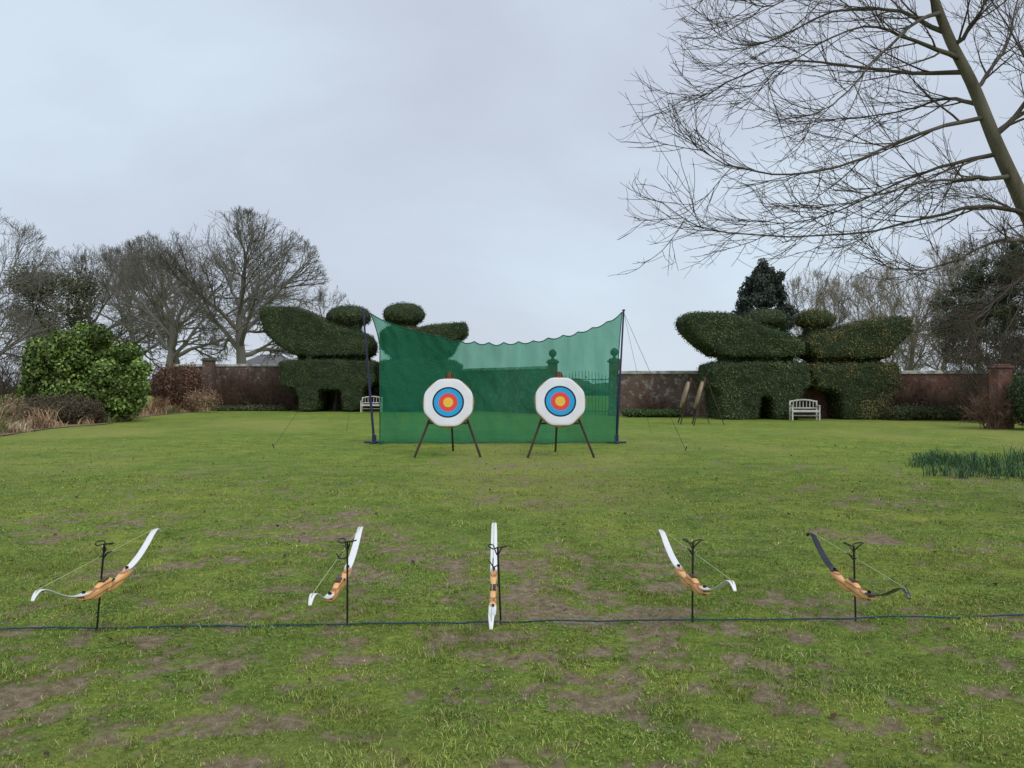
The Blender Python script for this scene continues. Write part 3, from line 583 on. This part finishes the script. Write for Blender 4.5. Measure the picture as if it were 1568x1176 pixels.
# ---------------------------------------------------------------- targets
m_wood_d=mat('stand_wood',(.045,.03,.022),(.08,.05,.035),scale=8,rough=.6); m_wood_r=mat('stand_wood_red',(.22,.10,.05),(.15,.07,.035),scale=8,rough=.6)
m_straw=mat('straw',(.50,.33,.15),(.33,.20,.085),scale=9,rough=.9,bump=.8,bscale=60); m_straw_g=mat('straw_grey',(.36,.27,.18),(.24,.17,.11),scale=5,rough=.9,bump=.6)
m_white=mat('face_white',(.80,.80,.82),(.74,.74,.77),scale=3,rough=.7); m_gold=mat('face_gold',(.88,.55,.06),(.82,.5,.06),rough=.7); m_red=mat('face_red',(.78,.075,.065),(.72,.07,.06),rough=.7)
m_blue=mat('face_blue',(.02,.36,.70),(.02,.33,.65),rough=.7); m_black=mat('face_black',(.012,.02,.05),rough=.7)
def target(x,y,zc,rz,face=True,hw=.69,ap=1.77):
    E=empty('archery_target' if face else 'archery_target_stand',(x,y,0)); E.rotation_euler=(0,0,rz)
    yo=0.; ya=.48; yr=1.5 if face else 1.15
    boxes('stand_legs',[beam((-hw,0,0),(-.03,ya,ap),.03,.045),beam((hw,0,0),(.03,ya,ap),.03,.045),beam((0,yr,0),(0,ya+.03,ap-.05),.045,.03),
       beam((-.40,.135+.07,.70),(.40,.135+.07,.70),.04,.04)],m_wood_d,E,.004)
    lean=math.atan2(ya,ap); zb_=zc; yb=ya*zb_/ap-.09
    Rm=Matrix.Rotation(-lean,4,'X'); 
    boxes('top_bracket',[beam((-.05,ya-.07,ap-.28),(0,ya-.02,ap+.02),.04,.05),beam((.05,ya-.07,ap-.28),(0,ya-.03,ap+.02),.04,.05),((0,ya-.09,ap-.2),(.2,.05,.05))],m_wood_r,E,.004)
    k=64; v=[];f=[]; prof=[(.0,-.05)]
    nr_=12
    for i in range(1,nr_+1): prof.append((.525*i/nr_-.012,-.05-.008)); prof.append((.525*i/nr_,-.05+.0))
    prof+=[(.54,-.03),(.545,0),(.54,.03),(.525,.05),(0.0,.05)]
    for rr,yy in prof:
        for j in range(k): v.append((rr*math.cos(2*math.pi*j/k),yy,rr*math.sin(2*math.pi*j/k)))
    for i in range(len(prof)-1):
        for j in range(k): f.append((i*k+j,i*k+(j+1)%k,(i+1)*k+(j+1)%k,(i+1)*k+j))
    o_=mesh_np('straw_boss',v,f,m_straw if face else m_straw_g,parent=E,smooth=False)
    o_.matrix_local=Matrix.Translation((0,yb,zb_))@Rm
    if face:
        k=64; rs=[0,.105,.112,.20,.206,.30,.335]
        mats=[m_gold,m_red,m_blue,m_black,m_white]; seq=[0,1,1,2,2,3]
        v=[];f=[];mm=[]
        for rr in rs:
            for j in range(k): v.append((rr*math.cos(2*math.pi*j/k+.05),-.066,rr*math.sin(2*math.pi*j/k+.05)))
        def octr(a,ap_): 
            q=(a+math.pi/8)%(math.pi/4)-math.pi/8; return ap_/math.cos(q)
        for ap_,yy in ((.47,-.066),(.51,-.064),(.515,-.056)):
            for j in range(k):
                a=2*math.pi*j/k+.05; rr=min(octr(a,ap_),ap_*1.045); v.append((rr*math.cos(a),yy+.004*math.sin(a*5),rr*math.sin(a)))
        seq=seq+[4,4,4]
        for i in range(len(rs)+2):
            for j in range(k): f.append((i*k+j,i*k+(j+1)%k,(i+1)*k+(j+1)%k,(i+1)*k+j)); mm.append(seq[i])
        fo=mesh_np('target_face',v,f,mats,parent=E,midx=mm); fo.matrix_local=Matrix.Translation((0,yb,zb_))@Rm
    return E
target(P(686,0,16.2)[0],16.1,1.125,.0); target(P(858,0,16.2)[0],16.0,1.15,.02)
target(P(1062,0,29.3)[0],29.4,1.13,-1.76,False); target(P(1041,0,30.2)[0],30.3,1.13,-1.72,False)

# ---------------------------------------------------------------- bows
def woodmat():
    m=bpy.data.materials.new('laminated_wood'); n=nt(m); N=n.nodes; L=n.links
    o=N.new('ShaderNodeOutputMaterial'); b=N.new('ShaderNodeBsdfPrincipled'); L.new(b.outputs[0],o.inputs[0]); b.inputs['Roughness'].default_value=.3
    tc=N.new('ShaderNodeTexCoord'); wv=N.new('ShaderNodeTexWave'); wv.bands_direction='Z'; wv.inputs['Scale'].default_value=9; wv.inputs['Distortion'].default_value=1.2; wv.inputs['Detail'].default_value=2; L.new(tc.outputs['Object'],wv.inputs['Vector'])
    r=N.new('ShaderNodeValToRGB'); e=r.color_ramp.elements; e[0].color=(.35,.13,.045,1); e[0].position=.0; e[1].color=(.90,.48,.20,1); e[1].position=.22; q=e.new(.12); q.color=(.75,.35,.12,1)
    L.new(wv.outputs['Fac'],r.inputs[0]); L.new(r.outputs[0],b.inputs['Base Color']); return m
m_bw=woodmat(); m_lw=mat('limb_white',(.86,.86,.86),(.80,.81,.82),rough=.3,spec=.5); m_lb=mat('limb_black',(.015,.018,.03),(.03,.032,.045),rough=.25,spec=.5)
m_str=mat('bowstring',(.50,.58,.30)); m_metal=mat('bolt',(.05,.05,.05),rough=.3,metallic=.8); m_dkw=mat('dark_wood',(.10,.045,.02),(.05,.025,.015),rough=.35)
def bow(near,far,limb,roll=0.,sc_=1.0):
    near=np.array(near);far=np.array(far); mid=(near+far)/2; ln=np.linalg.norm(far-near); yv=(far-near)/ln
    E=empty('recurve_bow'); k=12
    def sweep(name,rows,mats,sub=4):
        A=np.array(rows); t=np.linspace(0,len(A)-1,(len(A)-1)*sub+1); A=np.stack([np.interp(t,np.arange(len(A)),A[:,j]) for j in range(4)],-1)
        for _ in range(2): A[1:-1]=(A[:-2]+2*A[1:-1]+A[2:])/4
        v=[];f=[]; nA=len(A)
        for i in range(nA):
            a=A[max(i-1,0)];b_=A[min(i+1,nA-1)]; T=np.array([b_[0]-a[0],b_[1]-a[1]]); T/=np.linalg.norm(T); Nn=np.array([-T[1],T[0]])
            s_,u_,w_,t_=A[i]
            for j in range(k):
                q=2*math.pi*(j+.5)/k; cx=math.copysign(abs(math.cos(q))**.5,math.cos(q)); cy=math.copysign(abs(math.sin(q))**.5,math.sin(q))
                v.append((cx*w_/2,s_+Nn[0]*cy*t_/2,-(u_+Nn[1]*cy*t_/2)))
        for i in range(nA-1):
            for j in range(k): f.append((i*k+j,i*k+(j+1)%k,(i+1)*k+(j+1)%k,(i+1)*k+j))
        for e_ in (0,nA-1):
            c_=len(v); v.append(tuple(np.mean(v[e_*k:(e_+1)*k],axis=0)))
            for j in range(k): f.append((e_*k+j,e_*k+(j+1)%k,c_,c_))
        return mesh_np(name,v,f,mats,parent=E,smooth=True)
    sweep('riser',[(-.28,.182,.048,.020),(-.23,.186,.052,.042),(-.18,.198,.050,.056),(-.12,.210,.044,.062),(-.08,.196,.040,.080),(-.03,.186,.038,.066),(0,.187,.046,.082),(.02,.198,.054,.088),(.04,.214,.034,.070),(.10,.220,.030,.058),(.15,.210,.040,.056),(.20,.192,.052,.048),(.28,.182,.048,.020)],m_bw)
    sweep('grip_inlay',[(-.06,.152,.037,.012),(-.03,.148,.037,.014),(0,.146,.038,.012)],m_dkw)
    for s in (-1,1):
        sweep('limb',[(s*.235,.168,.048,.012),(s*.30,.160,.048,.009),(s*.40,.128,.047,.007),(s*.50,.078,.045,.006),(s*.57,.034,.042,.006),(s*.62,.008,.038,.006),(s*.66,.004,.032,.006),(s*.69,.020,.026,.006),(s*.71,.044,.018,.007)],limb)
    st=[one([(0,-.70,-.030),(0,-.665,.0),(0,-.62,.004),(0,0,.004),(0,.62,.004),(0,.665,.0),(0,.70,-.030)],.0022,5)]
    tubes_obj('bowstring',st,m_str,E)
    tubes_obj('string_serving',[one([(0,-.07,.004),(0,.07,.004)],.0035,6)],m_black,E)
    tubes_obj('limb_bolts',[one([(0,s*.245,-.150),(0,s*.245,-.207)],.011,10) for s in (-1,1)],m_metal,E)
    boxes('arrow_rest',[((.02,.035,-.170),(.02,.03,.008))],m_black,E,.001)
    Y_=Vector(yv); X_=Vector((1,0,0)); X_=(X_-Y_*X_.dot(Y_)).normalized(); Z_=X_.cross(Y_)
    M=Matrix((X_,Y_,Z_)).transposed().to_4x4()@Matrix.Rotation(roll,4,'Y')
    E.matrix_world=Matrix.Translation(mid)@M@Matrix.Scale(ln/1.41*1.0,4)
    return mid
m_standm=mat('stand_black',(.012,.012,.013),rough=.4,spec=.5)
def bowstand(bx,by,tx,tz,hook,ph):
    b_=np.array([bx,by,-.03]); t_=np.array([tx,by,tz])
    g_=[one([b_,(b_+t_)/2,t_],.0062,8)]
    c_,s_=math.cos(ph),math.sin(ph)
    w_=[(-.062,.02,.012),(-.05,-.02,.006),(-.025,-.03,-.004),(0,0,0),(.025,.03,-.004),(.05,.02,.006),(.062,-.02,.012)]
    w2=[(-.062,.02,.012),(-.03,.035,.008),(-.012,.0,-.03),(0,0,-.05),(.012,0,-.03),(.03,-.035,.008),(.062,-.02,.012)]
    for ww in (w_,w2): g_.append(one([(tx+a*c_-b*s_,by+a*s_+b*c_,tz+z) for a,b,z in ww],.0042,6,19))
    hz=hook[2]; q=b_+(t_-b_)*((hz+.03)/(tz+.03)); q[2]=hz
    hx=hook[0]+ (0.02 if hook[0]>q[0] else -.02)
    g_.append(one([q,(q[0]+(hook[0]-q[0])*.5,by,hz-.012),(hook[0],by,hz-.012),(hx,by,hz+.02)],.004,6,10))
    tubes_obj('bow_stand',g_,m_standm)
specs=[((50,908),(245,806),(148,963),(160,833),m_lw,.0),((475,915),(555,803),(532,953),(532,829),m_lw,.05),((752,952),(757,796),(767,951),(762,838),m_lw,0.),((1125,893),(1008,808),(1060,950),(1061,829),m_lw,0),((1392,905),(1237,812),(1310,946),(1307,834),m_lb,0)]
for i,(nr_,fr_,sb,stp,lm,ro) in enumerate(specs):
    ds=F*H/(sb[1]-590)
    dn=ds-.68; dfa=ds+.70
    a=P(*nr_,dn); c_=P(*fr_,dfa); bow(a,c_,lm,ro)
    t=(ds-a[1])/(c_[1]-a[1]); hk=a+(c_-a)*t
    T_=P(*stp,ds); bowstand((sb[0]-784)*ds/F,ds,T_[0],T_[2],hk,.15*(i-2))
# rope on ground
a=G(-200,965); c_=G(1800,942); t=np.linspace(0,1,260); r=np.random.default_rng(8)
base=np.array(a)[None]*(1-t)[:,None]+np.array(c_)[None]*t[:,None]
wy=.06*(fbm(t*22,t*0+3,3)-.5); kx=base[:,0]; ky=base[:,1]+wy
rz=groundz(kx,ky)+.008+.014*fbm(t*50,t*0+9,2)
rp_=np.stack([kx,ky,rz],-1)
m_rp=mat('blue_rope',(.02,.055,.07),(.035,.10,.10),scale=60,rough=.7)
st_=[]
for ph in (0,2.1,4.2): 
    tt=np.linspace(0,259,1600); o3=np.stack([np.interp(tt,np.arange(260),rp_[:,j]) for j in range(3)],-1); o3[:,1]+=.0028*np.cos(tt*3+ph); o3[:,2]+=.0028*np.sin(tt*3+ph); st_.append(one(o3,.0034,5))
tubes_obj('ground_rope',st_,m_rp)

# ---------------------------------------------------------------- foreground tree
r=np.random.default_rng(123)
def pl3(lst): return [P(x_,y_,d_) for x_,y_,d_ in lst]
trunk=[(6.75,9.2,-.05),(6.55,9.1,1.2),tuple(P(1600,400,9)),tuple(P(1566,310,9)),tuple(P(1526,220,9)),tuple(P(1490,130,9)),tuple(P(1455,60,9)),tuple(P(1425,-20,9)),tuple(P(1395,-110,9)),tuple(P(1360,-230,9))]
TG=[one(trunk,[.15,.12,.098,.084,.074,.064,.055,.045,.035,.025],12,40)]
mains=[
 [(1590,330,9),(1500,318,8.9),(1420,335,8.8),(1330,352,8.7),(1220,362,8.6),(1110,358,8.4),(1060,342,8.3),(1015,310,8.2)],
 [(1530,235,9),(1450,252,9.2),(1370,285,9.4),(1280,330,9.6),(1200,345,9.7),(1130,335,9.8)],
 [(1505,180,9),(1420,205,8.7),(1330,245,8.5),(1230,272,8.3),(1150,272,8.1),(1100,258,8),(1068,230,7.9)],
 [(1480,110,9),(1400,110,9.2),(1300,100,9.4),(1200,95,9.5),(1120,122,9.6),(1085,145,9.7),(1045,150,9.8)],
 [(1470,90,9),(1390,60,8.6),(1300,45,8.3),(1210,90,8.1),(1150,130,8)],
 [(1450,50,9),(1370,15,9.2),(1280,10,9.4),(1190,50,9.6),(1130,62,9.7),(1088,42,9.8)],
 [(1430,-10,9),(1340,-40,8.8),(1250,-30,8.6),(1180,5,8.5),(1140,0,8.4)],
 [(1410,-70,9),(1300,-90,9.2),(1200,-60,9.4),(1120,-40,9.5),(1060,-50,9.6)],
 [(1590,370,9),(1530,365,8.6),(1470,385,8.3),(1400,400,8.1),(1340,395,8)],
 [(1545,270,9),(1480,270,8.4),(1400,280,8),(1310,300,7.7),(1240,330,7.5)],
 [(1500,160,9),(1450,150,9.6),(1380,165,10),(1300,180,10.4),(1220,185,10.8)],
 [(1566,310,9),(1600,220,9.2),(1590,100,9.4),(1540,10,9.5),(1480,-80,9.6)],
 [(1520,210,9),(1570,150,8.8),(1600,60,8.6),(1640,-40,8.4)],
 [(1490,140,9),(1540,70,9.3),(1570,-20,9.6),(1600,-120,9.8)],
 [(1460,70,9),(1510,20,8.7),(1540,-60,8.5)],
 [(1598,400,9),(1680,330,9.2),(1780,280,9.5),(1900,270,9.8)],
 [(1566,310,9),(1650,200,9.8),(1750,120,10.3),(1850,80,10.8)],
 [(1598,395,9),(1570,330,10),(1500,300,11),(1400,290,12)],
 [(1440,20,9),(1400,40,8.4),(1340,100,8),(1290,160,7.7),(1230,200,7.5)],
 [(1600,405,9),(1560,430,8.8),(1520,470,8.6),(1490,500,8.5)],
]
Pm=[];Rm_=[]
for i,mn in enumerate(mains):
    r0=.030 if i not in (11,12) else .04
    p_,ra_,_=one(pl3(mn),[r0,r0*.6,r0*.35,.007,.004],7,18); p_[0,1:-1]+=np.cumsum(r.normal(size=(16,3))*.012,axis=0); Pm.append(p_[0]);Rm_.append(ra_[0])
Pm=np.array(Pm);Rm_=np.array(Rm_); TG.append((Pm,Rm_,6))
p,T,ra,t=spawn(Pm,Rm_,18,.06,r)
dd=T*1.0+r.normal(size=p.shape)*.38+np.array([0,0,-.12]); P1,R1=grow(p,dd,.40+.95*r.random(len(p))*(1.15-.85*t),np.maximum(ra*.5,.0052),np.full(len(p),.0028),9,.06,.045,r); TG.append((P1,R1,5))
p,T,ra,t=spawn(P1,R1,6,.12,r)
dd=T*1.0+r.normal(size=p.shape)*.40; P2,R2=grow(p,dd,.2+.40*r.random(len(p)),np.full(len(p),.0035),np.full(len(p),.0022),6,.08,.06,r); TG.append((P2,R2,4))
p,T,ra,t=spawn(P2,R2,2,.2,r)
dd=T*.9+r.normal(size=p.shape)*.45; P3,R3=grow(p,dd,.08+.18*r.random(len(p)),np.full(len(p),.0026),np.full(len(p),.0018),4,.12,.06,r); TG.append((P3,R3,3))
E=empty('bare_garden_tree'); tubes_obj('trunk',TG[:1],m_bark2,E); tubes_obj('branches',TG[1:2],m_bark,E); tubes_obj('twigs',TG[2:],m_twig,E)
